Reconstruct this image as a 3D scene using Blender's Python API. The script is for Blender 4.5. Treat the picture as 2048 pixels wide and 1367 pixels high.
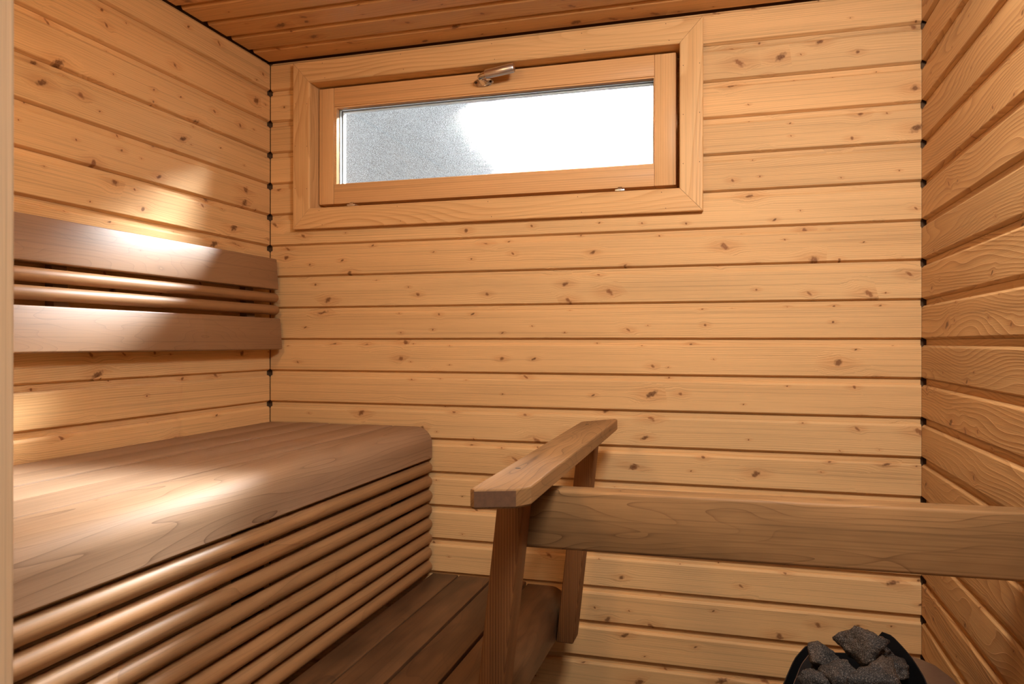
import bpy, bmesh, math, random
from mathutils import Vector, Matrix, noise

for o in list(bpy.data.objects):
    bpy.data.objects.remove(o)
C = bpy.context.scene.collection
S = bpy.context.scene
ZO = 1.30                      # floor to the measuring level of the camera
R_ = random.Random(7)

# ------------------------------------------------------------------ camera
YAW, PIT, ROL = -0.28434357, 0.00056138, 0.00091556
def ray(x, z, y=1.0):
    c, s = math.cos(ROL), math.sin(ROL); x, z = c*x - s*z, s*x + c*z
    c, s = math.cos(PIT), math.sin(PIT); y, z = c*y - s*z, s*y + c*z
    c, s = math.cos(YAW), math.sin(YAW); x, y = c*x + s*y, -s*x + c*y
    return Vector((x, y, z))
cd = bpy.data.cameras.new('camera')
cam = bpy.data.objects.new('camera', cd); C.objects.link(cam)
fwd = ray(0, 0); rgt = (ray(1, 0) - fwd).normalized(); upv = (ray(0, 1) - fwd).normalized()
M = Matrix((( rgt.x, upv.x, -fwd.x, 1.2910452), (rgt.y, upv.y, -fwd.y, -1.9152374),
            (rgt.z, upv.z, -fwd.z, ZO - 0.0121744), (0, 0, 0, 1)))
cam.matrix_world = M
cd.sensor_width = 36; cd.lens = 26.6745; cd.clip_start = 0.02
cd.dof.use_dof = True; cd.dof.focus_distance = 1.75; cd.dof.aperture_fstop = 13.0
S.camera = cam

# ------------------------------------------------------------------ world, lights, exposure
w = bpy.data.worlds.new('sky'); S.world = w; w.use_nodes = True
nt = w.node_tree; nt.nodes.clear()
wo = nt.nodes.new('ShaderNodeOutputWorld'); bg = nt.nodes.new('ShaderNodeBackground')
tc = nt.nodes.new('ShaderNodeTexCoord'); sp = nt.nodes.new('ShaderNodeSeparateXYZ'); cr = nt.nodes.new('ShaderNodeValToRGB')
cr.color_ramp.elements[0].position = 0.47; cr.color_ramp.elements[0].color = (0.10, 0.11, 0.10, 1)
cr.color_ramp.elements[1].position = 0.56; cr.color_ramp.elements[1].color = (0.96, 0.98, 1.0, 1)
mr = nt.nodes.new('ShaderNodeMapRange'); mr.inputs[1].default_value = -1; mr.inputs[2].default_value = 1
nt.links.new(tc.outputs['Generated'], sp.inputs[0]); nt.links.new(sp.outputs[2], mr.inputs[0])
nt.links.new(mr.outputs[0], cr.inputs[0]); nt.links.new(cr.outputs[0], bg.inputs[0]); nt.links.new(bg.outputs[0], wo.inputs[0])
bg.inputs[1].default_value = 0.95

def area(name, loc, target, sx, sy, power, col, spread=180):
    l = bpy.data.lights.new(name, 'AREA'); l.shape = 'RECTANGLE'; l.size = sx; l.size_y = sy
    l.energy = power; l.color = col; l.spread = math.radians(spread)
    o = bpy.data.objects.new(name, l); C.objects.link(o); o.location = loc
    o.rotation_euler = (Vector(target) - Vector(loc)).to_track_quat('-Z', 'Y').to_euler()
    return o
area('flash_bounce', (1.46, -1.14, ZO + 0.76), (1.25, -0.2, ZO - 0.2), 0.3, 0.25, 14.0, (1.0, 0.955, 0.91), 160)
area('sauna_lamp', (0.52, -1.36, ZO + 0.68), (0.6, -0.3, ZO - 0.3), 0.16, 0.16, 3.2, (1.0, 0.66, 0.34))
area('washroom_lamp', (1.60, -2.15, ZO + 0.85), (1.0, -0.9, ZO - 0.1), 0.6, 0.5, 6.5, (1.0, 0.95, 0.9))
area('daylight', (1.28, 1.00, ZO + 1.58), (0.16, -0.78, ZO - 0.16), 1.3, 0.6, 6000.0, (1.0, 0.985, 0.975), 50)
S.view_settings.view_transform = 'Standard'; S.view_settings.look = 'None'
S.view_settings.gamma = 1.0; S.view_settings.use_curve_mapping = False
S.view_settings.exposure = 0.22
S.cycles.max_bounces = 7; S.cycles.diffuse_bounces = 4; S.cycles.glossy_bounces = 3
S.cycles.transmission_bounces = 6; S.cycles.transparent_max_bounces = 8
S.cycles.sample_clamp_indirect = 4.0; S.cycles.caustics_reflective = False; S.cycles.caustics_refractive = True
S.cycles.use_denoising = True
S.cycles.use_adaptive_sampling = True; S.cycles.adaptive_threshold = 0.02

# ------------------------------------------------------------------ materials
class NB:
    def __init__(s, name):
        s.m = bpy.data.materials.new(name); s.m.use_nodes = True
        s.t = s.m.node_tree; s.t.nodes.clear()
        s.out = s.t.nodes.new('ShaderNodeOutputMaterial')
    def n(s, typ, **kw):
        nd = s.t.nodes.new(typ)
        for k, v in kw.items(): setattr(nd, k, v)
        return nd
    def link(s, a, b): s.t.links.new(a, b)
    def put(s, sock, v):
        if isinstance(v, (int, float)): sock.default_value = v
        elif isinstance(v, (tuple, list)):
            sock.default_value = tuple(v) + (1,) if len(v) == 3 and sock.type == 'RGBA' else v
        else: s.link(v, sock)
    def math(s, op, a, b=None, c=None, clamp=False):
        nd = s.n('ShaderNodeMath', operation=op); nd.use_clamp = clamp
        s.put(nd.inputs[0], a)
        if b is not None: s.put(nd.inputs[1], b)
        if c is not None: s.put(nd.inputs[2], c)
        return nd.outputs[0]
    def comb(s, x, y, z):
        nd = s.n('ShaderNodeCombineXYZ')
        for i, v in enumerate((x, y, z)): s.put(nd.inputs[i], v)
        return nd.outputs[0]
    def sep(s, v):
        nd = s.n('ShaderNodeSeparateXYZ'); s.link(v, nd.inputs[0]); return nd.outputs
    def noise(s, vec, scale=1.0, detail=2.0, rough=0.5):
        nd = s.n('ShaderNodeTexNoise'); s.link(vec, nd.inputs['Vector'])
        nd.inputs['Scale'].default_value = scale; nd.inputs['Detail'].default_value = detail
        nd.inputs['Roughness'].default_value = rough
        return nd.outputs[0]
    def mix(s, f, a, b, mode='MIX'):
        nd = s.n('ShaderNodeMix', data_type='RGBA', blend_type=mode)
        s.put(nd.inputs[0], f); s.put(nd.inputs[6], a); s.put(nd.inputs[7], b)
        return nd.outputs[2]
    def smooth(s, v, a, b):
        nd = s.n('ShaderNodeMapRange', interpolation_type='SMOOTHSTEP')
        s.put(nd.inputs[0], v); s.put(nd.inputs[1], a); s.put(nd.inputs[2], b)
        return nd.outputs[0]

def wood(name, light, dark, knotc=(0.105, 0.040, 0.014), freq=230., warp=2.6, wx=1.5, wc=8.0, strength=0.62, sharp=2.2, streak=0.10,
         cell=(0.10, 0.046), dens=0.56, kmax=0.009, rough=0.58, spec=0.14, bump=0.25, fiber=0.12, valvar=0.14, huevar=0.3, tone=0.15,
         coat=0.0, stain=0.0, end=None, thin=False):
    b = NB(name)
    tc = b.n('ShaderNodeTexCoord').outputs['Object']
    rnd = b.n('ShaderNodeObjectInfo').outputs['Random']
    x, y, z = b.sep(tc)
    c0 = b.math('ADD', z, b.math('MULTIPLY', y, 0.9))
    c = b.math('ADD', c0, b.math('MULTIPLY', rnd, 41.0))
    xs = b.math('ADD', x, b.math('MULTIPLY', rnd, 97.0))
    # knots
    mask = None; cc = c
    sets = ((cell, dens, kmax, 0.0),) if dens > 0 else ()
    for (cl, dn, km, off) in sets:
        q = b.comb(b.math('DIVIDE', xs, cl[0]), b.math('DIVIDE', c, cl[1]), 0.0)
        v = b.n('ShaderNodeTexVoronoi', voronoi_dimensions='2D', feature='F1')
        b.link(q, v.inputs['Vector']); v.inputs['Scale'].default_value = 1.0
        pq = b.sep(v.outputs['Position']); qq = b.sep(q)
        dx = b.math('MULTIPLY', b.math('SUBTRACT', qq[0], pq[0]), cl[0])
        dz = b.math('MULTIPLY', b.math('SUBTRACT', qq[1], pq[1]), cl[1])
        colr = b.n('ShaderNodeSeparateColor'); b.link(v.outputs['Color'], colr.inputs[0])
        keep = b.math('LESS_THAN', colr.outputs[1], dn)
        rad = b.math('MULTIPLY_ADD', b.math('POWER', colr.outputs[0], 2.5), km, 0.0017)
        wob = b.noise(b.comb(b.math('MULTIPLY', xs, 160.), b.math('MULTIPLY', c, 160.), colr.outputs[2]), 1.0, 0.0)
        dxs = b.math('MULTIPLY', b.math('ADD', dx, b.math('MULTIPLY', dz, b.math('SUBTRACT', b.math('MULTIPLY', colr.outputs[2], 2.2), 1.1))), b.math('MULTIPLY_ADD', colr.outputs[2], 0.5, 0.7))
        d = b.math('SQRT', b.math('ADD', b.math('MULTIPLY', dxs, dxs), b.math('MULTIPLY', dz, dz)))
        hd_ = b.math('SQRT', b.math('ADD', b.math('MULTIPLY', b.math('MULTIPLY', dx, dx), 0.16), b.math('MULTIPLY', dz, dz)))
        rr = b.math('DIVIDE', b.math('ADD', d, b.math('MULTIPLY', b.math('SUBTRACT', wob, 0.5), b.math('MULTIPLY', rad, 0.9))), rad)
        km_ = b.math('MULTIPLY', b.math('SUBTRACT', 1.0, b.smooth(rr, 0.35, 1.25)), keep)
        halo = b.math('MULTIPLY', b.math('SUBTRACT', 1.0, b.smooth(b.math('DIVIDE', hd_, rad), 0.6, 2.9)), keep)
        kr = b.math('MULTIPLY', b.math('SINE', b.math('MULTIPLY', rr, 14.0)), 0.12)
        e = b.math('EXPONENT', b.math('MULTIPLY', b.math('MULTIPLY', rr, rr), -0.09))
        cc = b.math('SUBTRACT', cc, b.math('MULTIPLY', b.math('MULTIPLY', dz, e), b.math('MULTIPLY', keep, 0.75)))
        mask = (km_, halo, kr, colr.outputs[2])
    wn = b.noise(b.comb(b.math('MULTIPLY', xs, wx), b.math('MULTIPLY', cc, wc), b.math('MULTIPLY', rnd, 13.)), 1.0, 1.0, 0.45)
    sfac = b.math('ADD', b.math('MULTIPLY', cc, freq), b.math('MULTIPLY', wn, warp * 6.0))
    fr = b.math('FRACT', sfac)
    if thin:   # thin dark contour line with soft fade on one side
        band = b.math('ADD', b.math('MULTIPLY', b.math('POWER', fr, 22.0), 0.8), b.math('MULTIPLY', b.math('MULTIPLY', fr, fr), 0.22))
    else:
        band = b.math('MULTIPLY', b.math('POWER', fr, sharp), b.math('SUBTRACT', 1.0, b.smooth(fr, 0.93, 1.0)))
    fac = b.math('MULTIPLY', band, b.math('MULTIPLY_ADD', b.noise(b.comb(b.math('MULTIPLY', xs, 1.6), b.math('MULTIPLY', cc, 18.), 0.0), 1.0, 0.0), 1.2, 0.1))
    fac = b.math('MULTIPLY', fac, strength, clamp=True)
    col = b.mix(fac, light, dark)
    fib = b.noise(b.comb(b.math('MULTIPLY', xs, 14.), b.math('MULTIPLY', c, 900.), b.math('MULTIPLY', y, 200.)), 1.0, 1.0, 0.6)
    tn = b.noise(b.comb(b.math('MULTIPLY', xs, 2.2), b.math('MULTIPLY', cc, 22.), 3.3), 1.0, 1.0)
    val = b.math('ADD', b.math('MULTIPLY', b.math('SUBTRACT', fib, 0.5), fiber * 2), b.math('MULTIPLY', b.math('SUBTRACT', tn, 0.5), tone * 2))
    if streak:
        sk = b.noise(b.comb(b.math('MULTIPLY', xs, 1.1), b.math('MULTIPLY', cc, 240.), 9.1), 1.0, 1.0, 0.6)
        val = b.math('SUBTRACT', val, b.math('MULTIPLY', b.smooth(sk, 0.50, 0.72), streak * 1.6))
    val = b.math('ADD', b.math('ADD', val, 1.0), b.math('MULTIPLY', b.math('SUBTRACT', rnd, 0.5), valvar))
    if stain > 0:
        st = b.noise(b.comb(b.math('MULTIPLY', xs, 5.), b.math('MULTIPLY', c, 17.), 7.7), 1.0, 2.0, 0.65)
        val = b.math('MULTIPLY', val, b.math('MULTIPLY_ADD', b.smooth(st, 0.35, 0.65), stain, 1.0 - stain * 0.6))
    col = b.mix(1.0, col, b.comb(val, val, val), 'MULTIPLY')
    r2 = b.math('FRACT', b.math('MULTIPLY', rnd, 7.31))
    col = b.mix(b.math('MULTIPLY', r2, huevar), col, b.mix(1.0, col, (1.02, 0.86, 0.70), 'MULTIPLY'))
    if mask:
        km_, halo, kr, cz = mask
        col = b.mix(b.math('MULTIPLY', halo, 0.34), col, b.mix(1.0, col, (0.72, 0.50, 0.36), 'MULTIPLY'))
        kc = b.mix(cz, knotc, tuple(min(1, v * 2.6) for v in knotc))
        col = b.mix(b.math('MULTIPLY', b.math('ADD', km_, b.math('MULTIPLY', km_, kr)), 0.85, clamp=True), col, kc)
    p = b.n('ShaderNodeBsdfPrincipled'); b.link(col, p.inputs['Base Color'])
    rv = b.math('ADD', rough, b.math('MULTIPLY', b.math('SUBTRACT', fib, 0.5), 0.12))
    b.link(rv, p.inputs['Roughness']); p.inputs['Specular IOR Level'].default_value = spec
    p.inputs['Coat Weight'].default_value = coat; p.inputs['Coat Roughness'].default_value = 0.35
    if bump:
        bp = b.n('ShaderNodeBump'); bp.inputs['Strength'].default_value = bump; bp.inputs['Distance'].default_value = 0.0012
        h = b.math('ADD', b.math('MULTIPLY', fac, 0.8), b.math('MULTIPLY', fib, 0.35))
        if mask: h = b.math('SUBTRACT', h, b.math('MULTIPLY', mask[0], 0.5))
        b.link(h, bp.inputs['Height']); b.link(bp.outputs[0], p.inputs['Normal'])
    b.link(p.outputs[0], b.out.inputs[0])
    return b.m

spruce = wood('spruce_panel', (0.74, 0.465, 0.215), (0.48, 0.25, 0.085))
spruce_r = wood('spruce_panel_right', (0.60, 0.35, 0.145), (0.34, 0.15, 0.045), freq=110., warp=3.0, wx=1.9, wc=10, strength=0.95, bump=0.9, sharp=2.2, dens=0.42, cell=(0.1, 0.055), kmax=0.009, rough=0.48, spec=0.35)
spruce_c = wood('spruce_ceiling', (0.66, 0.385, 0.165), (0.40, 0.19, 0.065), kmax=0.012, freq=120., rough=0.45, spec=0.35)
casing_w = wood('pine_casing', (0.74, 0.46, 0.21), (0.52, 0.26, 0.09), freq=60., warp=2.6, strength=0.75, dens=0.0, valvar=0.06, huevar=0.25, tone=0.08, rough=0.38)
sash_w = wood('pine_sash', (0.74, 0.44, 0.20), (0.58, 0.29, 0.10), freq=160., warp=0.9, wx=0.7, wc=5, strength=0.6, dens=0.0, valvar=0.05, huevar=0.2, tone=0.12, rough=0.38)
aspen = wood('thermo_aspen', (0.30, 0.165, 0.080), (0.11, 0.05, 0.022), freq=40., warp=1.9, wx=4.0, wc=18, strength=0.55, dens=0.10, cell=(0.4, 0.06), kmax=0.003, rough=0.5, spec=0.8,
             bump=0.06, fiber=0.09, valvar=0.12, huevar=0.2, tone=0.22, thin=True)
aspen_n = wood('thermo_aspen_nosing', (0.34, 0.215, 0.128), (0.11, 0.06, 0.032), freq=30., warp=1.5, wx=2.0, wc=16, strength=0.85, dens=0.06, cell=(0.4, 0.06), kmax=0.004, rough=0.6, spec=0.2,
             bump=0.10, fiber=0.16, valvar=0.05, huevar=0.2, tone=0.22, thin=True, streak=0.06)
aspen_p = wood('thermo_aspen_plank', (0.33, 0.212, 0.130), (0.15, 0.085, 0.045), freq=70., warp=1.0, wx=1.2, wc=6, strength=0.6, dens=0.06, cell=(0.4, 0.06), kmax=0.004, rough=0.55, spec=0.32,
             bump=0.10, fiber=0.18, valvar=0.22, huevar=0.3, tone=0.22, thin=True, streak=0.12)
aspen_d = wood('thermo_aspen_step', (0.125, 0.060, 0.025), (0.055, 0.024, 0.010), freq=22., warp=1.0, wx=2.2, wc=8, strength=0.7, dens=0.06, cell=(0.4, 0.06), kmax=0.004, rough=0.5, spec=0.4,
               bump=0.06, fiber=0.12, valvar=0.2, huevar=0.2, tone=0.28, stain=0.45, thin=True)
rod_w = wood('aspen_rod', (0.36, 0.19, 0.080), (0.18, 0.085, 0.032), freq=22., warp=0.9, wx=1.6, wc=8, strength=0.6, dens=0.03, cell=(0.4, 0.06), kmax=0.003, rough=0.52, spec=0.4,
             bump=0.05, fiber=0.12, valvar=0.2, huevar=0.4, tone=0.25, stain=0.15, thin=True)
post_w = wood('thermo_pine_post', (0.25, 0.108, 0.038), (0.075, 0.027, 0.010), freq=210., warp=0.7, wx=0.5, wc=4, strength=0.95, sharp=1.6, dens=0.0, rough=0.5, bump=0.3, fiber=0.2, tone=0.3, huevar=0.1)
rail_w = wood('thermo_aspen_rail', (0.31, 0.165, 0.066), (0.085, 0.036, 0.014), freq=34., warp=1.7, wx=3.4, wc=17, strength=0.9, dens=0.05, cell=(0.4, 0.06), kmax=0.003, rough=0.55, spec=0.2, streak=0.12,
              bump=0.08, fiber=0.2, valvar=0.05, huevar=0.1, tone=0.34, stain=0.2, thin=True)
jamb_w = wood('pale_door_frame', (0.86, 0.64, 0.40), (0.74, 0.50, 0.27), freq=90., warp=0.6, wx=0.5, strength=0.4, dens=0.0, rough=0.4)

def plain(name, col, rough=0.5, metal=0.0, spec=0.5, nscale=0, nam=0.0, bump=0.0):
    b = NB(name); p = b.n('ShaderNodeBsdfPrincipled')
    tc = b.n('ShaderNodeTexCoord').outputs['Object']
    nz = b.noise(tc, nscale or 40.0, 3.0)
    v = b.math('MULTIPLY_ADD', b.math('SUBTRACT', nz, 0.5), nam or 0.1, 1.0)
    b.link(b.mix(1.0, col, b.comb(v, v, v), 'MULTIPLY'), p.inputs['Base Color'])
    p.inputs['Roughness'].default_value = rough; p.inputs['Metallic'].default_value = metal
    p.inputs['Specular IOR Level'].default_value = spec
    if bump:
        bp = b.n('ShaderNodeBump'); bp.inputs['Strength'].default_value = bump; bp.inputs['Distance'].default_value = 0.002
        b.link(nz, bp.inputs['Height']); b.link(bp.outputs[0], p.inputs['Normal'])
    b.link(p.outputs[0], b.out.inputs[0]); return b.m
bracket_m = plain('brown_bracket', (0.16, 0.08, 0.035), 0.7)
end_m = plain('end_grain', (0.13, 0.06, 0.027), 0.65, nscale=160, nam=0.8)
dark_back = plain('dark_batten', (0.10, 0.045, 0.018), 0.8)
void = plain('foil_backing', (0.11, 0.055, 0.024), 0.9)
chrome = plain('chrome', (0.80, 0.78, 0.76), 0.16, 1.0)
brushed = plain('brushed_steel', (0.72, 0.68, 0.65), 0.35, 1.0, nscale=300, nam=0.15)
steel = plain('stainless_sheet', (0.34, 0.29, 0.27), 0.32, 0.9, nscale=90, nam=0.2)
blackm = plain('black_enamel', (0.008, 0.008, 0.009), 0.42, 0.0, 0.5)
whitep = plain('white_aluminium', (0.95, 0.96, 0.97), 0.4)
gasket = plain('black_gasket', (0.02, 0.025, 0.03), 0.6)
tilef = plain('grey_floor_tile', (0.30, 0.28, 0.26), 0.5, nscale=8, nam=0.3)
washw = plain('washroom_wall_paint', (0.75, 0.70, 0.64), 0.6)
screwm = plain('dark_screw', (0.05, 0.03, 0.02), 0.5, 0.5)

def rock_mat():
    b = NB('olivine_stone'); p = b.n('ShaderNodeBsdfPrincipled')
    tc = b.n('ShaderNodeTexCoord').outputs['Object']; rnd = b.n('ShaderNodeObjectInfo').outputs['Random']
    off = b.n('ShaderNodeVectorMath', operation='ADD'); b.link(tc, off.inputs[0]); b.link(b.comb(rnd, b.math('MULTIPLY', rnd, 5.), 0.0), off.inputs[1])
    v = off.outputs[0]
    n1 = b.noise(v, 480.0, 3.0, 0.7); n2 = b.noise(v, 900.0, 2.0, 0.7); n3 = b.noise(v, 22.0, 3.0)
    base = b.mix(b.smooth(n3, 0.4, 0.62), (0.018, 0.016, 0.015), (0.055, 0.036, 0.023))
    col = b.mix(b.math('MULTIPLY', b.smooth(n1, 0.52, 0.66), 0.85), base, (0.22, 0.17, 0.13))
    col = b.mix(b.math('MULTIPLY', b.smooth(n2, 0.62, 0.70), 0.8), col, (0.80, 0.74, 0.66))
    col = b.mix(b.smooth(n1, 0.47, 0.36), col, (0.008, 0.007, 0.007))
    b.link(col, p.inputs['Base Color']); p.inputs['Roughness'].default_value = 0.65
    bp = b.n('ShaderNodeBump'); bp.inputs['Strength'].default_value = 0.8; bp.inputs['Distance'].default_value = 0.0015
    b.link(b.math('ADD', n1, b.math('MULTIPLY', b.noise(v, 120., 4.), 2.6)), bp.inputs['Height']); b.link(bp.outputs[0], p.inputs['Normal'])
    b.link(p.outputs[0], b.out.inputs[0]); return b.m
stone_m = rock_mat()

def pane_mat():
    b = NB('frosted_glass')
    tc = b.n('ShaderNodeTexCoord').outputs['Object']
    n1 = b.noise(tc, 560.0, 1.0, 0.6); n2 = b.noise(tc, 260.0, 1.0, 0.6)
    bp = b.n('ShaderNodeBump'); bp.inputs['Strength'].default_value = 1.0; bp.inputs['Distance'].default_value = 0.0032
    b.link(b.math('ADD', n1, b.math('MULTIPLY', n2, 0.7)), bp.inputs['Height'])
    rf = b.n('ShaderNodeBsdfRefraction'); rf.inputs['Roughness'].default_value = 0.22; rf.inputs['IOR'].default_value = 1.35
    rf.inputs['Color'].default_value = (0.97, 0.98, 1, 1); b.link(bp.outputs[0], rf.inputs['Normal'])
    tr = b.n('ShaderNodeBsdfTransparent'); tr.inputs['Color'].default_value = (0.95, 0.97, 1, 1)
    tl = b.n('ShaderNodeBsdfTranslucent'); tl.inputs['Color'].default_value = (0.9, 0.92, 0.95, 1); b.link(bp.outputs[0], tl.inputs['Normal'])
    gl = b.n('ShaderNodeBsdfGlossy'); gl.inputs['Roughness'].default_value = 0.15; b.link(bp.outputs[0], gl.inputs['Normal'])
    m1 = b.n('ShaderNodeMixShader'); m1.inputs[0].default_value = 0.21; b.link(rf.outputs[0], m1.inputs[1]); b.link(tr.outputs[0], m1.inputs[2])
    m2 = b.n('ShaderNodeMixShader'); m2.inputs[0].default_value = 0.0; b.link(m1.outputs[0], m2.inputs[1]); b.link(tl.outputs[0], m2.inputs[2])
    m3 = b.n('ShaderNodeMixShader'); m3.inputs[0].default_value = 0.05; b.link(m2.outputs[0], m3.inputs[1]); b.link(gl.outputs[0], m3.inputs[2])
    b.link(m3.outputs[0], b.out.inputs[0]); return b.m
frosted = pane_mat()
def clear_mat():
    b = NB('clear_glass')
    tr = b.n('ShaderNodeBsdfTransparent'); tr.inputs['Color'].default_value = (0.97, 0.99, 0.98, 1)
    gl = b.n('ShaderNodeBsdfGlossy'); gl.inputs['Roughness'].default_value = 0.02
    fn = b.n('ShaderNodeFresnel'); fn.inputs[0].default_value = 1.45
    m = b.n('ShaderNodeMixShader'); b.link(fn.outputs[0], m.inputs[0]); b.link(tr.outputs[0], m.inputs[1]); b.link(gl.outputs[0], m.inputs[2])
    b.link(m.outputs[0], b.out.inputs[0]); return b.m
clear = clear_mat()

# ------------------------------------------------------------------ mesh helpers
def link(name, me, m, parent=None, loc=(0, 0, 0), rot=(0, 0, 0)):
    o = bpy.data.objects.new(name, me); C.objects.link(o)
    if m is not None and not me.materials: me.materials.append(m)
    o.location = loc; o.rotation_euler = rot
    if parent is not None: o.parent = parent
    return o
def empty(name, loc=(0, 0, 0)):
    o = bpy.data.objects.new(name, None); C.objects.link(o); o.location = loc; o.empty_display_size = 0.05; return o
def tag(o, label=None, cat=None, group=None, kind=None):
    if label: o['label'] = label
    if cat: o['category'] = cat
    if group: o['group'] = group
    if kind: o['kind'] = kind
    return o
def extrude(prof, L, x0=0.0, smooth=True, cap=0.0, segs=1):
    """profile of (y,z) points extruded along local x; cap insets the ends by a small rounding"""
    bm = bmesh.new(); n = len(prof)
    cy = sum(p[0] for p in prof) / n; cz = sum(p[1] for p in prof) / n
    def inset(d):
        if d == 0: return prof
        out = []
        for i in range(n):
            a, b, c = Vector(prof[i-1]), Vector(prof[i]), Vector(prof[(i+1) % n])
            e1 = (b - a); e2 = (c - b)
            n1 = Vector((-e1.y, e1.x)).normalized() if e1.length > 1e-9 else Vector((0, 0)); n2 = Vector((-e2.y, e2.x)).normalized() if e2.length > 1e-9 else n1
            m = (n1 + n2); m = m.normalized() if m.length > 1e-6 else n1
            s = 1 if area_ > 0 else -1
            out.append((b.x + m.x * d * s, b.y + m.y * d * s))
        return out
    area_ = sum(prof[i-1][0] * prof[i][1] - prof[i][0] * prof[i-1][1] for i in range(n))
    if cap:
        stations = [(x0, cap), (x0 + cap * .3, cap * .3), (x0 + cap, 0)]
        stations += [(x0 + cap + (L - 2*cap) * k / segs, 0) for k in range(1, segs)]
        stations += [(x0 + L - cap, 0), (x0 + L - cap * .3, cap * .3), (x0 + L, cap)]
    else:
        stations = [(x0 + L * k / segs, 0) for k in range(segs + 1)]
    rings = [[bm.verts.new((x, y, z)) for (y, z) in inset(d)] for (x, d) in stations]
    for r0, r1 in zip(rings, rings[1:]):
        for i in range(n):
            bm.faces.new((r0[i-1], r0[i], r1[i], r1[i-1]))
    bm.faces.new(rings[0]); bm.faces.new(rings[-1][::-1])
    bmesh.ops.recalc_face_normals(bm, faces=bm.faces)
    me = bpy.data.meshes.new('profile'); bm.to_mesh(me); bm.free()
    if smooth:
        for p in me.polygons: p.use_smooth = True
        me.set_sharp_from_angle(angle=math.radians(35))
    return me
def rrect(y0, y1, z0, z1, r=0.003, k=3):
    pts = []
    for (cy, cz, a0) in ((y1 - r, z1 - r, 0), (y0 + r, z1 - r, 90), (y0 + r, z0 + r, 180), (y1 - r, z0 + r, 270)):
        for i in range(k + 1):
            a = math.radians(a0 + 90 * i / k); pts.append((cy + r * math.cos(a), cz + r * math.sin(a)))
    return pts
def circ(cy, cz, r, n=20):
    return [(cy + r * math.cos(2 * math.pi * i / n), cz + r * math.sin(2 * math.pi * i / n)) for i in range(n)]
def boxmesh(x0, x1, y0, y1, z0, z1, bev=0.0):
    bm = bmesh.new()
    vs = [bm.verts.new((x, y, z)) for x in (x0, x1) for y in (y0, y1) for z in (z0, z1)]
    for f in ((0,1,3,2), (4,6,7,5), (0,4,5,1), (2,3,7,6), (0,2,6,4), (1,5,7,3)): bm.faces.new([vs[i] for i in f])
    bmesh.ops.recalc_face_normals(bm, faces=bm.faces)
    if bev: bmesh.ops.bevel(bm, geom=list(bm.edges), offset=bev, segments=2, profile=0.5, affect='EDGES')
    me = bpy.data.meshes.new('block'); bm.to_mesh(me); bm.free()
    if bev:
        for p in me.polygons: p.use_smooth = True
        me.set_sharp_from_angle(angle=math.radians(40))
    return me
def joinboxes(lst):
    bm = bmesh.new()
    for (x0, x1, y0, y1, z0, z1) in lst:
        vs = [bm.verts.new((x, y, z)) for x in (x0, x1) for y in (y0, y1) for z in (z0, z1)]
        for f in ((0,1,3,2), (4,6,7,5), (0,4,5,1), (2,3,7,6), (0,2,6,4), (1,5,7,3)): bm.faces.new([vs[i] for i in f])
    bmesh.ops.recalc_face_normals(bm, faces=bm.faces)
    me = bpy.data.meshes.new('blocks'); bm.to_mesh(me); bm.free(); return me
H90 = math.pi / 2

# ------------------------------------------------------------------ panelled room
W_, D_, CE = 1.7008, -1.50, 0.797           # width, front wall, ceiling level (relative to ZO)
P = 0.09
cache = {}
def board_mesh(L, pitch=P, top=None, bottom=None):
    key = (round(L, 4), pitch, top, bottom)
    if key in cache: return cache[key]
    f1 = pitch - 0.0225
    prof = [(0.0140, -0.0045), (0.0088, -0.0045), (0.0008, -0.0004), (0.0, 0.0008), (0.0, f1 - 0.0006), (0.0010, f1 + 0.0010),
            (0.0045, f1 + 0.0045), (0.0095, f1 + 0.0048), (0.0095, pitch - 0.0050), (0.0140, pitch - 0.0050)]
    if top is not None: prof = [p for p in prof if p[1] < top]; prof = [prof[0]] + prof[1:] + [(prof[-1][0], top), (0.014, top)]
    if bottom is not None: prof = [(0.014, bottom), (0.0, bottom)] + [p for p in prof if p[1] > bottom]
    cache[key] = extrude(prof, L, smooth=False); return cache[key]
NB_ROWS = range(-15, 9)

wl = link('wall_left', boxmesh(-0.05, -0.0145, D_ - 0.1, 0.05, 0.0, ZO + CE + 0.03), void); tag(wl, 'left wall of honey-coloured horizontal spruce boards behind the bench', kind='structure')
wr = link('wall_right', boxmesh(W_ + 0.0145, W_ + 0.05, D_ - 0.1, 0.05, 0.0, ZO + CE + 0.03), void); tag(wr, 'right wall of darker orange spruce boards with deep grooves', kind='structure')
OX0, OX1, OZ0, OZ1 = 0.122, 1.181, 0.3565, 0.7385       # window opening
wb = link('wall_back', joinboxes([(-0.05, OX0, 0.0145, 0.05, 0.0, ZO + CE + 0.03), (OX1, W_ + 0.05, 0.0145, 0.05, 0.0, ZO + CE + 0.03),
        (OX0, OX1, 0.0145, 0.05, 0.0, ZO + OZ0), (OX0, OX1, 0.0145, 0.05, ZO + OZ1, ZO + CE + 0.03)]), void); tag(wb, 'back wall of pale spruce boards around the window', kind='structure')
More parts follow.
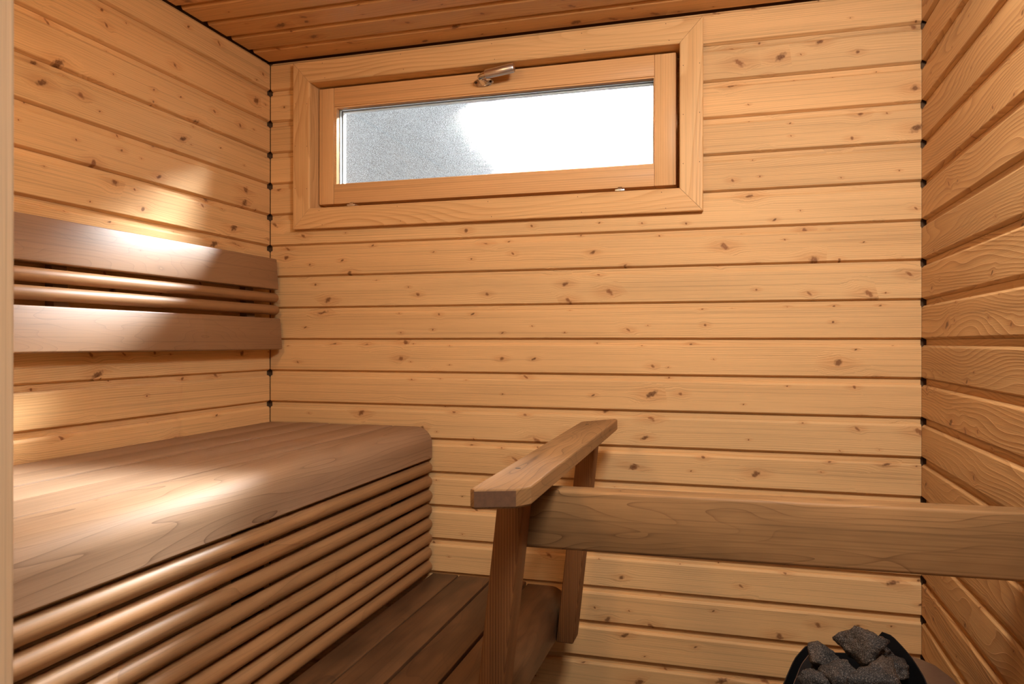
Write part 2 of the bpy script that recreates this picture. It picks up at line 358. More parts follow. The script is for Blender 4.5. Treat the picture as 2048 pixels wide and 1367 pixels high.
for k in NB_ROWS:
    z = ZO + k * P
    top = (CE - k * P - 0.0005) if k == 8 else None
    bot = (0.001 - z) if z - 0.0045 < 0 else None
    link('board', board_mesh(1.4985, P, top, bot), spruce, wl, (0, D_ + 0.0005, z), (0, 0, H90))
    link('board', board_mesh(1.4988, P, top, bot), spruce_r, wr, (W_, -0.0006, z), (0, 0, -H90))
    if k in (4, 5, 6, 7, 8):
        link('board', board_mesh(OX0 - 0.002, P, top, bot), spruce, wb, (0.002, 0, z))
        link('board', board_mesh(W_ - OX1 - 0.0004, P, top, bot), spruce, wb, (OX1, 0, z))
        if k == 8: link('board', board_mesh(OX1 - OX0, P, top, OZ1 - k * P), spruce, wb, (OX0, 0, z))
    else:
        link('board', board_mesh(W_ - 0.0024, P, top, bot), spruce, wb, (0.002, 0, z))
ce = link('ceiling', boxmesh(-0.05, W_ + 0.05, D_ - 0.1, 0.05, ZO + CE + 0.0145, ZO + CE + 0.05), void); tag(ce, 'ceiling of dark golden knotty spruce boards', kind='structure')
for k in range(16):
    y = -0.007 - 0.0955 * k
    Lb = W_ - 0.003
    if y - 0.09 < D_: break
    link('board', board_mesh(Lb, 0.0955), spruce_c, ce, (0.0015, y, ZO + CE), (H90, 0, 0))
fl = link('floor', boxmesh(-0.05, W_ + 0.05, D_ - 0.1, 0.05, -0.05, 0.0), tilef); tag(fl, 'grey sauna floor', kind='structure')

# front wall with the doorway the camera looks through
DX0, DX1, DZ = 0.80, 1.62, 1.98
wf = link('wall_front', joinboxes([(-0.05, DX0 - 0.03, -1.60, D_ - 0.002, 0, ZO + CE + 0.05), (DX1 + 0.03, W_ + 0.05, -1.60, D_ - 0.002, 0, ZO + CE + 0.05),
        (DX0 - 0.03, DX1 + 0.03, -1.60, D_ - 0.002, DZ + 0.03, ZO + CE + 0.05)]), jamb_w); tag(wf, 'front wall of the sauna around the doorway', kind='structure')
dj = empty('door_1', (DX0, -1.55, 0)); tag(dj, 'pale wooden door frame blurred at the left edge of the photo', kind='structure')
def upright(name, x0, x1, y0, y1, z0, z1, m, parent, bev=0.002):
    """a vertical member whose grain runs along z"""
    L = z1 - z0
    me = extrude(rrect(y0, y1, -x1, -x0, bev), L, smooth=True)
    o = link(name, me, m, parent, (0, 0, z0), (0, -H90, 0)); return o
def place(o, p):
    """give a child world coordinates under an unrotated parent"""
    o.location = Vector(o.location) - Vector(p.location); return o
# local x -> world z, local z -> world -x
place(upright('jamb', DX0 - 0.03, DX0, -1.61, -1.495, 0.0, DZ, jamb_w, dj, 0.004), dj)
place(upright('jamb', DX1, DX1 + 0.03, -1.61, -1.495, 0.0, DZ, jamb_w, dj, 0.004), dj)
place(link('door_head', extrude(rrect(-1.61, -1.495, 0, 0.03, 0.004), DX1 - DX0 + 0.06), jamb_w, dj, (DX0 - 0.03, 0, DZ)), dj)

# washroom behind the camera
wsh = link('wall_washroom', joinboxes([(-0.9, 3.0, -3.45, -3.4, 0, 2.45), (-0.95, -0.9, -3.45, -1.6, 0, 2.45), (3.0, 3.05, -3.45, -1.6, 0, 2.45),
     (-0.9, -0.05, -1.62, -1.6, 0, 2.45), (W_ + 0.05, 3.0, -1.62, -1.6, 0, 2.45)]), washw); tag(wsh, 'plain washroom walls behind the camera', kind='structure')
wsc = link('ceiling_washroom', boxmesh(-0.95, 3.05, -3.45, -1.60, 2.45, 2.5), washw); tag(wsc, 'washroom ceiling behind the camera', kind='structure')
wsf = link('floor_washroom', boxmesh(-0.95, 3.05, -3.45, -1.60, -0.05, -0.001), tilef); tag(wsf, 'washroom floor behind the camera', kind='structure')

# ------------------------------------------------------------------ window
wn = empty('window_1', (0.65, 0.0, ZO + 0.545)); tag(wn, 'narrow frosted window high on the back wall with pine casing', kind='structure')
CX0, CX1, CZ0, CZ1 = 0.086, 1.219, 0.3085, 0.7810      # casing outside
IX0, IX1, IZ0, IZ1 = 0.140, 1.163, 0.3667, 0.7205      # casing inside
def casing(horizontal, a0, a1, outer0, outer1, inner0, inner1):
    """mitred flat board with an eased inner edge, drawn from outer pair to inner pair; y -0.018..0"""
    bm = bmesh.new(); e = 0.004
    def P3(o, i, t, y):   # t: 0 outer .. 1 inner
        return (o[0] + (i[0] - o[0]) * t, y, o[1] + (i[1] - o[1]) * t)
    w = abs((inner0[1] - outer0[1]) if horizontal else (inner0[0] - outer0[0])); te = e / w
    rows = []
    for (t, y) in ((0, -0.0005), (0, -0.0165), (0.03, -0.018), (1 - te, -0.018), (1 - te * .3, -0.0168), (1, -0.0145), (1, -0.0005)):
        rows.append((bm.verts.new(P3(outer0, inner0, t, y)), bm.verts.new(P3(outer1, inner1, t, y))))
    n = len(rows)
    for i in range(n):
        a, b = rows[i - 1], rows[i]; bm.faces.new((a[0], a[1], b[1], b[0]))
    bm.faces.new([r[0] for r in rows]); bm.faces.new([r[1] for r in rows][::-1])
    bmesh.ops.recalc_face_normals(bm, faces=bm.faces)
    me = bpy.data.meshes.new('casing'); bm.to_mesh(me); bm.free()
    return me
def turned(me, vertical):
    """keep grain along the member: local x must be the long axis"""
    if vertical:
        me.transform(Matrix(((0, 0, 1, 0), (0, 1, 0, 0), (-1, 0, 0, 0), (0, 0, 0, 1))))
        return (0, -H90, 0)
    return (0, 0, 0)
def addwin(name, me, m, vertical=False, parent=wn):
    r = turned(me, vertical)
    o = link(name, me, m, parent, (0, 0, 0), r)
    base = Vector(wn.location) if parent is wn else Vector(wn.location)
    # mesh coordinates are world (with z relative to ZO): shift into the window's frame
    o.location = Vector((-wn.location.x, -wn.location.y, ZO - wn.location.z)) if parent is wn else Vector((0, 0, 0))
    return o
g = 0.0004
oTL, oTR, oBL, oBR = (CX0, CZ1), (CX1, CZ1), (CX0, CZ0), (CX1, CZ0)
iTL, iTR, iBL, iBR = (IX0, IZ1), (IX1, IZ1), (IX0, IZ0), (IX1, IZ0)
addwin('casing', casing(True, 0, 0, (oTL[0] + g, oTL[1]), (oTR[0] - g, oTR[1]), (iTL[0] + g, iTL[1]), (iTR[0] - g, iTR[1])), casing_w)
addwin('casing', casing(True, 0, 0, (oBL[0] + g, oBL[1]), (oBR[0] - g, oBR[1]), (iBL[0] + g, iBL[1]), (iBR[0] - g, iBR[1])), casing_w)
addwin('casing', casing(False, 0, 0, (oTL[0], oTL[1] - g), (oBL[0], oBL[1] + g), (iTL[0], iTL[1] - g), (iBL[0], iBL[1] + g)), casing_w, True)
addwin('casing', casing(False, 0, 0, (oTR[0], oTR[1] - g), (oBR[0], oBR[1] + g), (iTR[0], iTR[1] - g), (iBR[0], iBR[1] + g)), casing_w, True)
JD = 0.11                                                # outer end of the lining
addwin('lining', boxmesh(OX0, IX0 - 0.0015, 0.0, JD, OZ0, OZ1), casing_w, True)
addwin('lining', boxmesh(IX1 + 0.0015, OX1, 0.0, JD, OZ0, OZ1), casing_w, True)
addwin('lining', boxmesh(IX0 - 0.001, IX1 + 0.001, 0.0, JD, IZ1 + 0.0015, OZ1), casing_w)
addwin('lining', boxmesh(IX0 - 0.001, IX1 + 0.001, 0.0, JD, OZ0, IZ0 - 0.0015), casing_w)
# sash
SX0, SX1, SZ0, SZ1, SY = 0.1425, 1.1512, 0.3840, 0.7168, 0.030
GX0, GX1, GZ0, GZ1 = 0.1955, 1.0955, 0.4420, 0.6590
sash = empty('sash', (0, 0, 0)); sash.parent = wn
sash.location = (-wn.location.x, 0, ZO - wn.location.z)
def addsash(name, me, m, vertical=False):
    r = turned(me, vertical); return link(name, me, m, sash, (0, 0, 0), r)
ST0, ST1 = 0.190, 1.098
addsash('stile', boxmesh(SX0, ST0, SY, 0.085, SZ0, SZ1, 0.0015), sash_w, True)
addsash('stile', boxmesh(ST1, SX1, SY, 0.085, SZ0, SZ1, 0.0015), sash_w, True)
addsash('sash_rail', boxmesh(ST0 + .0004, ST1 - .0004, SY + 0.0004, 0.085, GZ1 + 0.004, SZ1, 0.0012), sash_w)
addsash('sash_rail', boxmesh(ST0 + .0004, ST1 - .0004, SY + 0.0004, 0.085, SZ0, GZ0 - 0.002, 0.0012), sash_w)
# glazing bead, slightly set back
addsash('glazing_bead', joinboxes([(ST0 + .0004, ST1 - .0004, 0.0345, 0.050, GZ1, GZ1 + 0.004), (ST0 + .0004, ST1 - .0004, 0.0345, 0.050, GZ0 - 0.002, GZ0),
     (ST0 + .0004, GX0, 0.0345, 0.050, GZ0, GZ1), (GX1, ST1 - .0004, 0.0345, 0.050, GZ0, GZ1)]), sash_w)
addsash('inner_pane', boxmesh(GX0 - 0.002, GX1 + 0.002, 0.0515, 0.0545, GZ0 - 0.002, GZ1 + 0.003), clear)
def frame(x0, x1, z0, z1, t, y0, y1):
    return joinboxes([(x0, x1, y0, y1, z1 - t, z1), (x0, x1, y0, y1, z0, z0 + t), (x0, x0 + t, y0, y1, z0 + t, z1 - t), (x1 - t, x1, y0, y1, z0 + t, z1 - t)])
addsash('spacer_bar', frame(GX0 - 0.003, GX1 + 0.003, GZ0 - 0.003, GZ1 + 0.004, 0.004, 0.0550, 0.0639), whitep)
addsash('gasket', frame(GX0 - 0.003, GX1 + 0.003, GZ0 - 0.003, GZ1 + 0.004, 0.0058, 0.0640, 0.0660), gasket)
addsash('spacer_bar', frame(GX0 - 0.003, GX1 + 0.003, GZ0 - 0.003, GZ1 + 0.004, 0.0085, 0.0661, 0.0800), whitep)
addsash('frosted_pane', boxmesh(GX0 - 0.002, GX1 + 0.002, 0.0802, 0.0842, GZ0 - 0.002, GZ1 + 0.003), frosted)
addwin('window_frame', joinboxes([(IX0 - 0.001, IX0 + 0.022, 0.0870, 0.108, IZ0 - 0.001, IZ1 + 0.001), (IX1 - 0.024, IX1 + 0.001, 0.0870, 0.108, IZ0 - 0.001, IZ1 + 0.001),
     (IX0 + 0.022, IX1 - 0.024, 0.0870, 0.108, IZ1 - 0.022, IZ1 + 0.001), (IX0 + 0.022, IX1 - 0.024, 0.0870, 0.108, IZ0 - 0.001, IZ0 + 0.040)]), casing_w)
# nail heads on the casing
def dots(pts, r, y):
    bm = bmesh.new()
    for (x, z) in pts:
        c = [bm.verts.new((x + r * math.cos(a * math.pi / 3), y, z + r * math.sin(a * math.pi / 3))) for a in range(6)]
        t = bm.verts.new((x, y - 0.0004, z))
        for i in range(6): bm.faces.new((c[i - 1], c[i], t))
    bmesh.ops.recalc_face_normals(bm, faces=bm.faces)
    me = bpy.data.meshes.new('dots'); bm.to_mesh(me); bm.free(); return me
pts = []
for z in (0.665, 0.545, 0.425): pts += [(0.094, z), (0.131, z - .003), (1.172, z), (1.211, z + .002)]
for x in (0.18, 0.42, 0.68, 0.92, 1.13): pts += [(x, 0.318), (x - .01, 0.358), (x, 0.772), (x + .008, 0.730)]
nh = link('nail_head', dots(pts, 0.0011, -0.0180), screwm, wn, (-wn.location.x, 0, ZO - wn.location.z)); nh['kind'] = 'stuff'
# pivot hinges in the gap below the sash
for hx in (0.268, 1.0165):
    h = link('hinge', boxmesh(hx - 0.012, hx + 0.012, -0.0165, 0.024, 0.3670, 0.3722, 0.001), brushed, wn, (-wn.location.x, 0, ZO - wn.location.z))
    me = extrude(circ(-0.008, 0.3745, 0.0042, 12), 0.010, x0=hx - 0.005)
    link('hinge_pin', me, chrome, h)
# handle
def tube(path, rads, n=14, cap=True):
    bm = bmesh.new(); rings = []
    pts = [Vector(p) for p in path]
    up = Vector((0, 0, 1))
    for i, p in enumerate(pts):
        t = (pts[min(i + 1, len(pts) - 1)] - pts[max(i - 1, 0)]).normalized()
        a = t.cross(up if abs(t.z) < .9 else Vector((1, 0, 0))).normalized(); b_ = t.cross(a)
        r = rads[i] if isinstance(rads, (list, tuple)) else rads
        ra, rb = r if isinstance(r, tuple) else (r, r)
        rings.append([bm.verts.new(p + a * ra * math.cos(2*math.pi*k/n) + b_ * rb * math.sin(2*math.pi*k/n)) for k in range(n)])
    for r0, r1 in zip(rings, rings[1:]):
        for k in range(n): bm.faces.new((r0[k-1], r0[k], r1[k], r1[k-1]))
    bm.faces.new(rings[0]); bm.faces.new(rings[-1][::-1])
    bmesh.ops.recalc_face_normals(bm, faces=bm.faces)
    me = bpy.data.meshes.new('tube'); bm.to_mesh(me); bm.free()
    for p in me.polygons: p.use_smooth = True
    me.set_sharp_from_angle(angle=math.radians(45)); return me
hl = (-wn.location.x, 0, ZO - wn.location.z)
ell = []
for i in range(24):
    a = 2 * math.pi * i / 24; ell.append((0.643 + 0.0285 * math.cos(a), 0.6885 + 0.0125 * math.sin(a)))
bm = bmesh.new(); ra_ = [bm.verts.new((x, SY, z)) for x, z in ell]; rb_ = [bm.verts.new((x, SY - 0.004, z)) for x, z in ell]
rc_ = [bm.verts.new((0.643 + (x - 0.643) * .9, SY - 0.0062, 0.6885 + (z - 0.6885) * .85)) for x, z in ell]
for r0, r1 in ((ra_, rb_), (rb_, rc_)):
    for k in range(24): bm.faces.new((r0[k-1], r0[k], r1[k], r1[k-1]))
bm.faces.new(rc_); bmesh.ops.recalc_face_normals(bm, faces=bm.faces)
me = bpy.data.meshes.new('rosette'); bm.to_mesh(me); bm.free()
for p in me.polygons: p.use_smooth = True
me.set_sharp_from_angle(angle=math.radians(40))
hd = link('window_handle', me, chrome, wn, hl); hd['label'] = 'chrome window handle turned to the right'
link('neck', tube([(0.643, SY - 0.005, 0.6885), (0.643, SY - 0.016, 0.6885), (0.6435, SY - 0.030, 0.6885), (0.646, SY - 0.041, 0.6892), (0.653, SY - 0.049, 0.690), (0.664, SY - 0.052, 0.6915), (0.674, SY - 0.052, 0.693)],
     [0.0105, 0.0078, 0.0070, 0.0075, 0.008, 0.0085, 0.0085]), chrome, hd)
gp = [(0.664, SY - 0.052, 0.6915), (0.666, SY - 0.052, 0.6918), (0.740, SY - 0.052, 0.7008), (0.7425, SY - 0.052, 0.7011)]
link('grip', tube(gp, [0.0100, 0.0118, 0.0124, 0.0112], 20), brushed, hd)
for sx in (-0.0205, 0.0205):
    link('screw', tube([(0.643 + sx, SY - 0.004, 0.6885), (0.643 + sx, SY - 0.0068, 0.6885)], [0.0038, 0.0034], 10), screwm, hd)

# ------------------------------------------------------------------ upper bench
Y0, Y1 = -1.492, -0.006
LB = Y1 - Y0
ub = empty('upper_bench', (0.25, -0.75, 0)); tag(ub, 'long brown upper bench with rounded front edge above eight rods, by the left wall', 'bench')
def along(name, prof_xz, m, parent, y0=Y0, L=LB, cap=0.003, segs=1):
    """profile given in world (x,z); member runs along +y"""
    prof = [(-x, z) for (x, z) in prof_xz]
    me = extrude(prof, L, cap=cap, segs=segs)
    o = link(name, me, m, parent, (0, y0, ZO), (0, 0, H90))
    if parent is not None: place(o, parent)
    return o
BT = -0.240
seams = [0.0035, 0.101, 0.199, 0.297, 0.395]
for (a, b_), dz in zip(zip(seams, seams[1:]), (-0.0010, 0.0003, -0.0008, 0.0002)):
    along('plank', rrect(a + 0.0020, b_ - 0.0020, BT - 0.028, BT + dz, 0.003, 2), aspen_p, ub)
def nose(x0, x1, zt, zb, r, lean=0.0, back=0.0):
    pts = [(x0, zt - 0.002), (x0 + 0.002, zt)]
    cx, cz = x1 - r, zt - r
    for i in range(0, 11):
        a = math.radians(90 - 90 * i / 10); pts.append((cx + r * math.cos(a), cz + r * math.sin(a)))
    pts += [(x1 + lean, zb + 0.003), (x1 + lean - 0.003, zb), (x1 - 0.045, zb), (x1 - 0.05, zt - 0.030), (x0, zt - 0.030)]
    return pts
along('nosing', nose(0.3975, 0.5095, BT - 0.0002, -0.3255, 0.046), aspen_n, ub, segs=1)
for i in range(8):
    z = -0.3484 - 0.0382 * i
    y1 = -0.009 + R_.uniform(-0.002, 0.002)
    along('rod', circ(0.4970, z, 0.0155, 20), rod_w, ub, y0=Y0, L=y1 - Y0, cap=0.005)
for y in (-0.10, -0.75, -1.42):
    o = upright('support', 0.440, 0.4812, y - 0.02, y + 0.02, ZO - 0.615, ZO + BT - 0.029, dark_back, ub); place(o, ub)
along('rear_batten', rrect(0.004, 0.040, BT - 0.075, BT - 0.029, 0.002, 1), dark_back, ub)

# ------------------------------------------------------------------ backrest on the left wall
br = empty('backrest', (0.03, -0.7, ZO + 0.1)); tag(br, 'tilted brown backrest of two wide boards and two rods fixed to the left wall', 'backrest')
YB0, YB1 = -1.42, -0.018
def tiltp(pts, x, z, ang):
    c, s = math.cos(ang), math.sin(ang)
    return [(x + c * px + s * pz, z - s * px + c * pz) for px, pz in pts]
TA = -math.atan2(0.020, 0.26)
def bx(z): return 0.0345 + (0.226 - z) * 0.077
along('backrest_board', tiltp(rrect(-0.022, 0, -0.0440, 0.0440, 0.003, 3), bx(0.182), 0.182, TA), aspen, br, YB0, YB1 - YB0, 0.003)
along('backrest_board', tiltp(rrect(-0.022, 0, -0.0440, 0.0440, 0.003, 3), bx(0.010), 0.0120, TA), aspen, br, YB0, YB1 - 0.001 - YB0, 0.003)
for z in (0.1140, 0.0795):
    along('backrest_rod', circ(bx(z) - 0.0125, z, 0.0138, 20), rod_w, br, YB0, YB1 - 0.003 - YB0, 0.004)
for y in (-0.14, -0.75, -1.30):
    prof = tiltp([(-0.0005, 0.075), (-0.0005, -0.075), (-0.018, -0.075), (-0.012, 0.075)], bx(0.095) - 0.0245, 0.095, TA)
    prof = [(-x, z) for x, z in [(0.001, 0.19), (bx(0.19) - 0.0245, 0.19), (bx(0.0) - 0.0245, 0.0), (0.001, 0.0)]]
    o = link('bracket', extrude(prof, 0.035), bracket_m, br, (0, y, ZO), (0, 0, H90)); place(o, br)

# ------------------------------------------------------------------ lower step bench
lb = empty('step_bench', (0.7, -0.75, 0)); tag(lb, 'dark stained lower step bench with wide gaps between planks in front of the upper bench', 'bench')
PT = -0.632
for (a, b_) in ((0.5140, 0.5870), (0.5895, 0.6800), (0.6865, 0.7745)):
    along('plank', rrect(a, b_, PT - 0.028, PT, 0.003, 2), aspen_d, lb, y0=Y0, L=-0.012 - Y0)
along('nosing', nose(0.7815, 0.8855, PT, -0.7225, 0.042), aspen_d, lb, y0=Y0, L=-0.024 - Y0, cap=0.006)
for y in (-0.06, -0.75, -1.40):
    o = link('crossbeam', boxmesh(0.515, 0.83, y - 0.02, y + 0.02, ZO - 0.72, ZO - 0.6605), dark_back, lb); place(o, lb)
for y in (-0.30, -1.30):
    o = upright('leg', 0.775, 0.815, y - 0.02, y + 0.02, 0.0, ZO - 0.6608, dark_back, lb); place(o, lb)

# ------------------------------------------------------------------ railing: posts, top rail, guard board
rl = empty('railing', (0.93, -0.5, ZO - 0.6)); tag(rl, 'brown wooden railing with two leaning posts and a flat handrail beside the step bench', 'railing')
LEAN = 0.11
def post(yf, zb, zt, xb):
    """leaning post; xb = left face at z = -0.713"""
    bm = bmesh.new()
    pr = rrect(-0.021, 0.021, -0.029, 0.029, 0.003, 2)          # (x,y) section
    rings = []
    for z in (zb, zb + 0.003, zt):
        ins = 0.93 if z == zb else 1.0
        rings.append([bm.verts.new((z - zb, 0.029 + py * ins, -(px * ins + (z - zb) * LEAN))) for px, py in pr])
    n = len(pr)
    for r0, r1 in zip(rings, rings[1:]):
        for k in range(n): bm.faces.new((r0[k-1], r0[k], r1[k], r1[k-1]))
    bm.faces.new(rings[0]); bm.faces.new(rings[-1][::-1])
    bmesh.ops.recalc_face_normals(bm, faces=bm.faces)
    me = bpy.data.meshes.new('post'); bm.to_mesh(me); bm.free()
    for p in me.polygons: p.use_smooth = True
    me.set_sharp_from_angle(angle=math.radians(40))
    o = link('post', me, post_w, rl, (xb + (zb + 0.713) * LEAN + 0.021, yf, ZO + zb), (0, -H90, 0)); place(o, rl)
post(-0.155, -0.724, -0.226, 0.8868)
post(-0.785, -0.760, -0.231, 0.8868)
# handrail
bm = bmesh.new()
out = [(0.947, -0.165), (0.952, -0.155), (1.016, -0.082), (1.022, -0.090), (1.029, -0.925), (1.014, -0.948), (0.962, -0.968), (0.955, -0.962)]
def rz(y, top=True): return -0.197 + (y + 0.12) * 0.0105 - (0 if top else 0.027)
ins = []
cx = sum(p[0] for p in out) / 8; cy = sum(p[1] for p in out) / 8
def shrink(d):
    r = []
    for i in range(8):
        a, b_, c = Vector(out[i-1]), Vector(out[i]), Vector(out[(i+1) % 8])
        n1 = Vector(((b_-a).y, -(b_-a).x)).normalized(); n2 = Vector(((c-b_).y, -(c-b_).x)).normalized()
        m = (n1 + n2).normalized(); r.append((b_.x + m.x * d, b_.y + m.y * d))
    return r
s1 = shrink(0.003); s0 = out
if (Vector(s1[0]) - Vector((cx, cy))).length > (Vector(out[0]) - Vector((cx, cy))).length: s1 = shrink(-0.003)
rings = []
for pts_, dz in ((s1, 0), ([(a[0]*.3+b_[0]*.7, a[1]*.3+b_[1]*.7) for a, b_ in zip(s1, s0)], -0.001), (s0, -0.003), (s0, -0.024), (s1, -0.027)):
    rings.append([bm.verts.new((y + 0.5, -(x - 0.93), rz(y) + dz)) for x, y in pts_])
for r0, r1 in zip(rings, rings[1:]):
    for k in range(8): bm.faces.new((r0[k-1], r0[k], r1[k], r1[k-1]))
bm.faces.new(rings[0]); bm.faces.new(rings[-1][::-1])
bmesh.ops.recalc_face_normals(bm, faces=bm.faces)
me = bpy.data.meshes.new('handrail'); bm.to_mesh(me); bm.free()
for p in me.polygons: p.use_smooth = True
me.set_sharp_from_angle(angle=math.radians(22))
me.materials.append(rail_w); me.materials.append(end_m)
for p in me.polygons:
    if abs(p.normal.x) > 0.9 and abs(p.normal.z) < 0.2: p.material_index = 1
o = link('handrail', me, rail_w, rl, (0, 0, 0.6), (0, 0, H90))
for (x, y) in ((0.972, -0.215), (0.975, -0.80)):
    s_ = link('plugged_screw', tube([(x, y, ZO + rz(y) - 0.004), (x, y, ZO + rz(y) + 0.0003)], [0.0045, 0.0042], 10), screwm, rl); place(s_, rl)
# guard board across to the right wall
me = extrude(rrect(-0.720, -0.676, -0.0475, 0.0485, 0.0055, 3), W_ - 0.956, cap=0.002)
gb = link('guard_board', me, rail_w, None, (0.955, 0, ZO - 0.2995), (0, -0.0085, 0))
gb.parent = rl; place(gb, rl)

# ------------------------------------------------------------------ heater
HX, HY, HR = 1.50, -0.39, 0.150
ht = empty('sauna_heater', (HX, HY, 0)); tag(ht, 'round black sauna heater filled with stones in the right corner', 'heater')
def rimz(deg):
    tab = [(-180, -0.735), (-90, -0.76), (0, -0.69), (17, -0.665), (25, -0.641), (38, -0.614), (53, -0.588), (61, -0.586), (64, -0.603), (72, -0.640), (108, -0.648), (112, -0.640), (115, -0.628), (127, -0.655), (133, -0.679), (140, -0.705), (180, -0.735)]
    for (a, u), (b_, v) in zip(tab, tab[1:]):
        if a <= deg <= b_: return u + (v - u) * (deg - a) / (b_ - a)
    return -0.73
def shell(r0, r1, zfun, zbot, n=120):
    bm = bmesh.new(); rings = [[], [], [], []]
    for i in range(n):
        d = -180 + 360 * i / n; a = math.radians(d); z = zfun(d)
        for k, (r, zz) in enumerate(((r0, zbot), (r0, z), (r1, z), (r1, zbot))):
            rings[k].append(bm.verts.new((r * math.cos(a), r * math.sin(a), ZO + zz)))
    for k in range(4):
        r0_, r1_ = rings[k - 1], rings[k]
        for i in range(n): bm.faces.new((r0_[i-1], r0_[i], r1_[i], r1_[i-1]))
    bmesh.ops.recalc_face_normals(bm, faces=bm.faces)
    me = bpy.data.meshes.new('shell'); bm.to_mesh(me); bm.free()
    for p in me.polygons: p.use_smooth = True
    me.set_sharp_from_angle(angle=math.radians(40)); return me
link('outer_shell', shell(HR, HR - 0.0025, rimz, -1.10), blackm, ht)
def linz(d): return rimz(d) - 0.005 if (d > 108 or d < -60) else -0.70
li = link('stone_basket', shell(HR - 0.019, HR - 0.0205, linz, -0.95), steel, ht); li['label'] = 'grey steel inner basket rim'
bm = bmesh.new(); bmesh.ops.create_circle(bm, cap_ends=True, segments=48, radius=HR - 0.003); me = bpy.data.meshes.new('bottom'); bm.to_mesh(me); bm.free()
link('basket_floor', me, blackm, ht, (0, 0, ZO - 0.86))
# foot column down to the floor and the steel side plate to the wall
link('foot', boxmesh(-0.08, 0.08, -0.08, 0.08, 0.0, ZO - 1.0, 0.004), blackm, ht)
def plate():
    bm = bmesh.new(); zt = -0.655
    back = [(1.600, -0.185), (1.646, -0.193), (1.659, -0.204), (1.677, -0.226), (1.693, -0.282), (1.6975, -0.36)]
    rim_ = [(HX + (HR + 0.001) * math.cos(math.radians(a)), HY + (HR + 0.001) * math.sin(math.radians(a))) for a in (62, 50, 36, 16, -6, -28)]
    rows = []
    for (bx_, by_), (rx, ry) in zip(back, rim_):
        rows.append([bm.verts.new((bx_ - HX, by_ - HY, ZO + zt)), bm.verts.new(((bx_ + rx) / 2 - HX, (by_ + ry) / 2 - HY, ZO + zt - 0.004)), bm.verts.new((rx - HX, ry - HY, ZO + zt - 0.006))])
    for a, b_ in zip(rows, rows[1:]):
        for k in range(2): bm.faces.new((a[k], b_[k], b_[k+1], a[k+1]))
    bmesh.ops.recalc_face_normals(bm, faces=bm.faces)
    bmesh.ops.solidify(bm, geom=list(bm.faces), thickness=0.0015)
    me = bpy.data.meshes.new('plate'); bm.to_mesh(me); bm.free()
    for p in me.polygons: p.use_smooth = True
    me.set_sharp_from_angle(angle=math.radians(40)); return me
pl = link('side_plate', plate(), steel, ht); pl['label'] = 'brownish grey steel side plate'

def stone(seed, loc, size, rot, label, sub=4):
    r = random.Random(seed)
    planes = []
    for i in range(10):
        v = Vector((r.gauss(0, 1), r.gauss(0, 1), r.gauss(0, 1))).normalized(); planes.append((v, r.uniform(0.62, 0.95)))
    bm = bmesh.new(); bmesh.ops.create_icosphere(bm, subdivisions=sub, radius=1.0)
    for v in bm.verts:
        d = v.co.normalized(); rad = 1.25
        for nrm, h in planes:
            k = d.dot(nrm)
            if k > 0.05: rad = min(rad, h / k)
        p = d * rad
        nz = noise.noise(p * 2.2 + Vector((seed, 0, 0))) * 0.14 + noise.noise(p * 5 + Vector((0, seed, 0))) * 0.07 - abs(noise.noise(p * 3.1 + Vector((0, 0, seed)))) * 0.14 + noise.noise(p * 14) * 0.03
        p *= (1 + nz)
        v.co = Vector((p.x * size[0], p.y * size[1], p.z * size[2]))
    me = bpy.data.meshes.new('stone'); bm.to_mesh(me); bm.free()
    for p in me.polygons: p.use_smooth = True
    o = link('sauna_stone', me, stone_m, None, (loc[0], loc[1], ZO + loc[2]), rot)
    tag(o, label, 'stone', 'dark grey stones heaped in the sauna heater'); return o
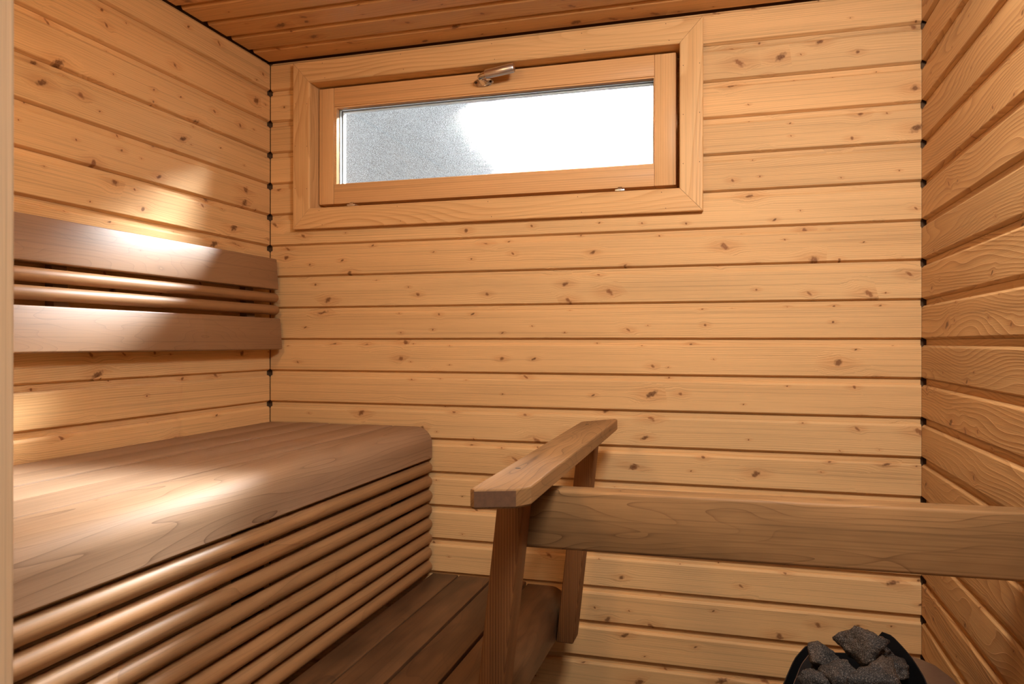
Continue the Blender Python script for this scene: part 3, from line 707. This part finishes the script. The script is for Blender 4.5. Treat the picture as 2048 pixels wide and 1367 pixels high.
stones = [
 (11, (1.5245, -0.345, -0.583), (0.050, 0.037, 0.034), (0.2, 0.15, -0.25), 'large pointed dark stone topmost on the heater heap'),
 (12, (1.456, -0.345, -0.620), (0.040, 0.031, 0.024), (0.0, 0.1, 0.2), 'flat-topped dark stone at the left back of the heater'),
 (13, (1.578, -0.322, -0.634), (0.040, 0.034, 0.022), (0.1, 0.0, 0.3), 'grey speckled stone against the right side of the heater rim'),
 (14, (1.566, -0.302, -0.612), (0.022, 0.022, 0.019), (0.5, 0.2, 0.9), 'small striped dark stone behind the topmost stone'),
 (15, (1.443, -0.400, -0.652), (0.032, 0.030, 0.024), (0.2, 0.4, 0.5), 'brownish speckled stone at the left front edge of the heater'),
 (16, (1.532, -0.432, -0.618), (0.048, 0.040, 0.034), (0.3, -0.2, 0.7), 'broad brown speckled stone in the middle front of the heap'),
 (17, (1.483, -0.388, -0.634), (0.033, 0.030, 0.030), (0.1, 0.6, 0.1), 'brown wedge-shaped stone between the left and middle stones'),
 (18, (1.470, -0.462, -0.655), (0.036, 0.030, 0.028), (0.7, 0.1, 1.1), 'dark hollowed stone at the bottom left of the heap'),
 (19, (1.595, -0.415, -0.660), (0.030, 0.030, 0.022), (0.2, 0.3, 0.4), 'small black stone low beside the right rim'),
 (20, (1.510, -0.300, -0.668), (0.045, 0.035, 0.030), (0.2, 0.3, 0.4), 'shadowed stone underneath the topmost stone'),
 (21, (1.600, -0.365, -0.700), (0.034, 0.034, 0.030), (0.9, 0.3, 0.4), 'shadowed stone deep under the right side stone'),
 (22, (1.540, -0.500, -0.668), (0.036, 0.022, 0.030), (0.2, 1.3, 0.4), 'stone at the front of the heap below the broad brown stone'),

 (23, (1.478, -0.375, -0.668), (0.030, 0.028, 0.024), (0.4, 0.3, 1.4), 'shadowed stone in the gap under the flat-topped left stone'),
 (24, (1.560, -0.375, -0.655), (0.032, 0.028, 0.024), (1.1, 0.2, 0.3), 'shadowed stone between the topmost and the right side stone'),
]
for s_ in stones: stone(*s_)

# ------------------------------------------------------------------ seen dimly through the frosted pane
bm = bmesh.new(); bmesh.ops.create_icosphere(bm, subdivisions=4, radius=1.0)
for v in bm.verts:
    p = v.co.copy(); v.co = Vector((p.x * 0.5, p.y * 0.3, p.z * 1.26)) * (1 + 0.25 * noise.noise(p * 2.5) + 0.12 * noise.noise(p * 7))
me = bpy.data.meshes.new('shrub'); bm.to_mesh(me); bm.free()
o = link('garden_shrub', me, plain('shadowed_foliage', (0.11, 0.12, 0.11), 0.9, nscale=12, nam=0.9), None, (-0.66, 2.5, 1.30))
tag(o, 'grey blurred shrub seen dimly through the left part of the frosted window', 'shrub')
go = link('ground_outside', boxmesh(-4, 6, 0.2, 9, -0.05, 0.0), plain('grass', (0.05, 0.07, 0.03), 0.9)); tag(go, 'ground outside below the window', kind='structure')
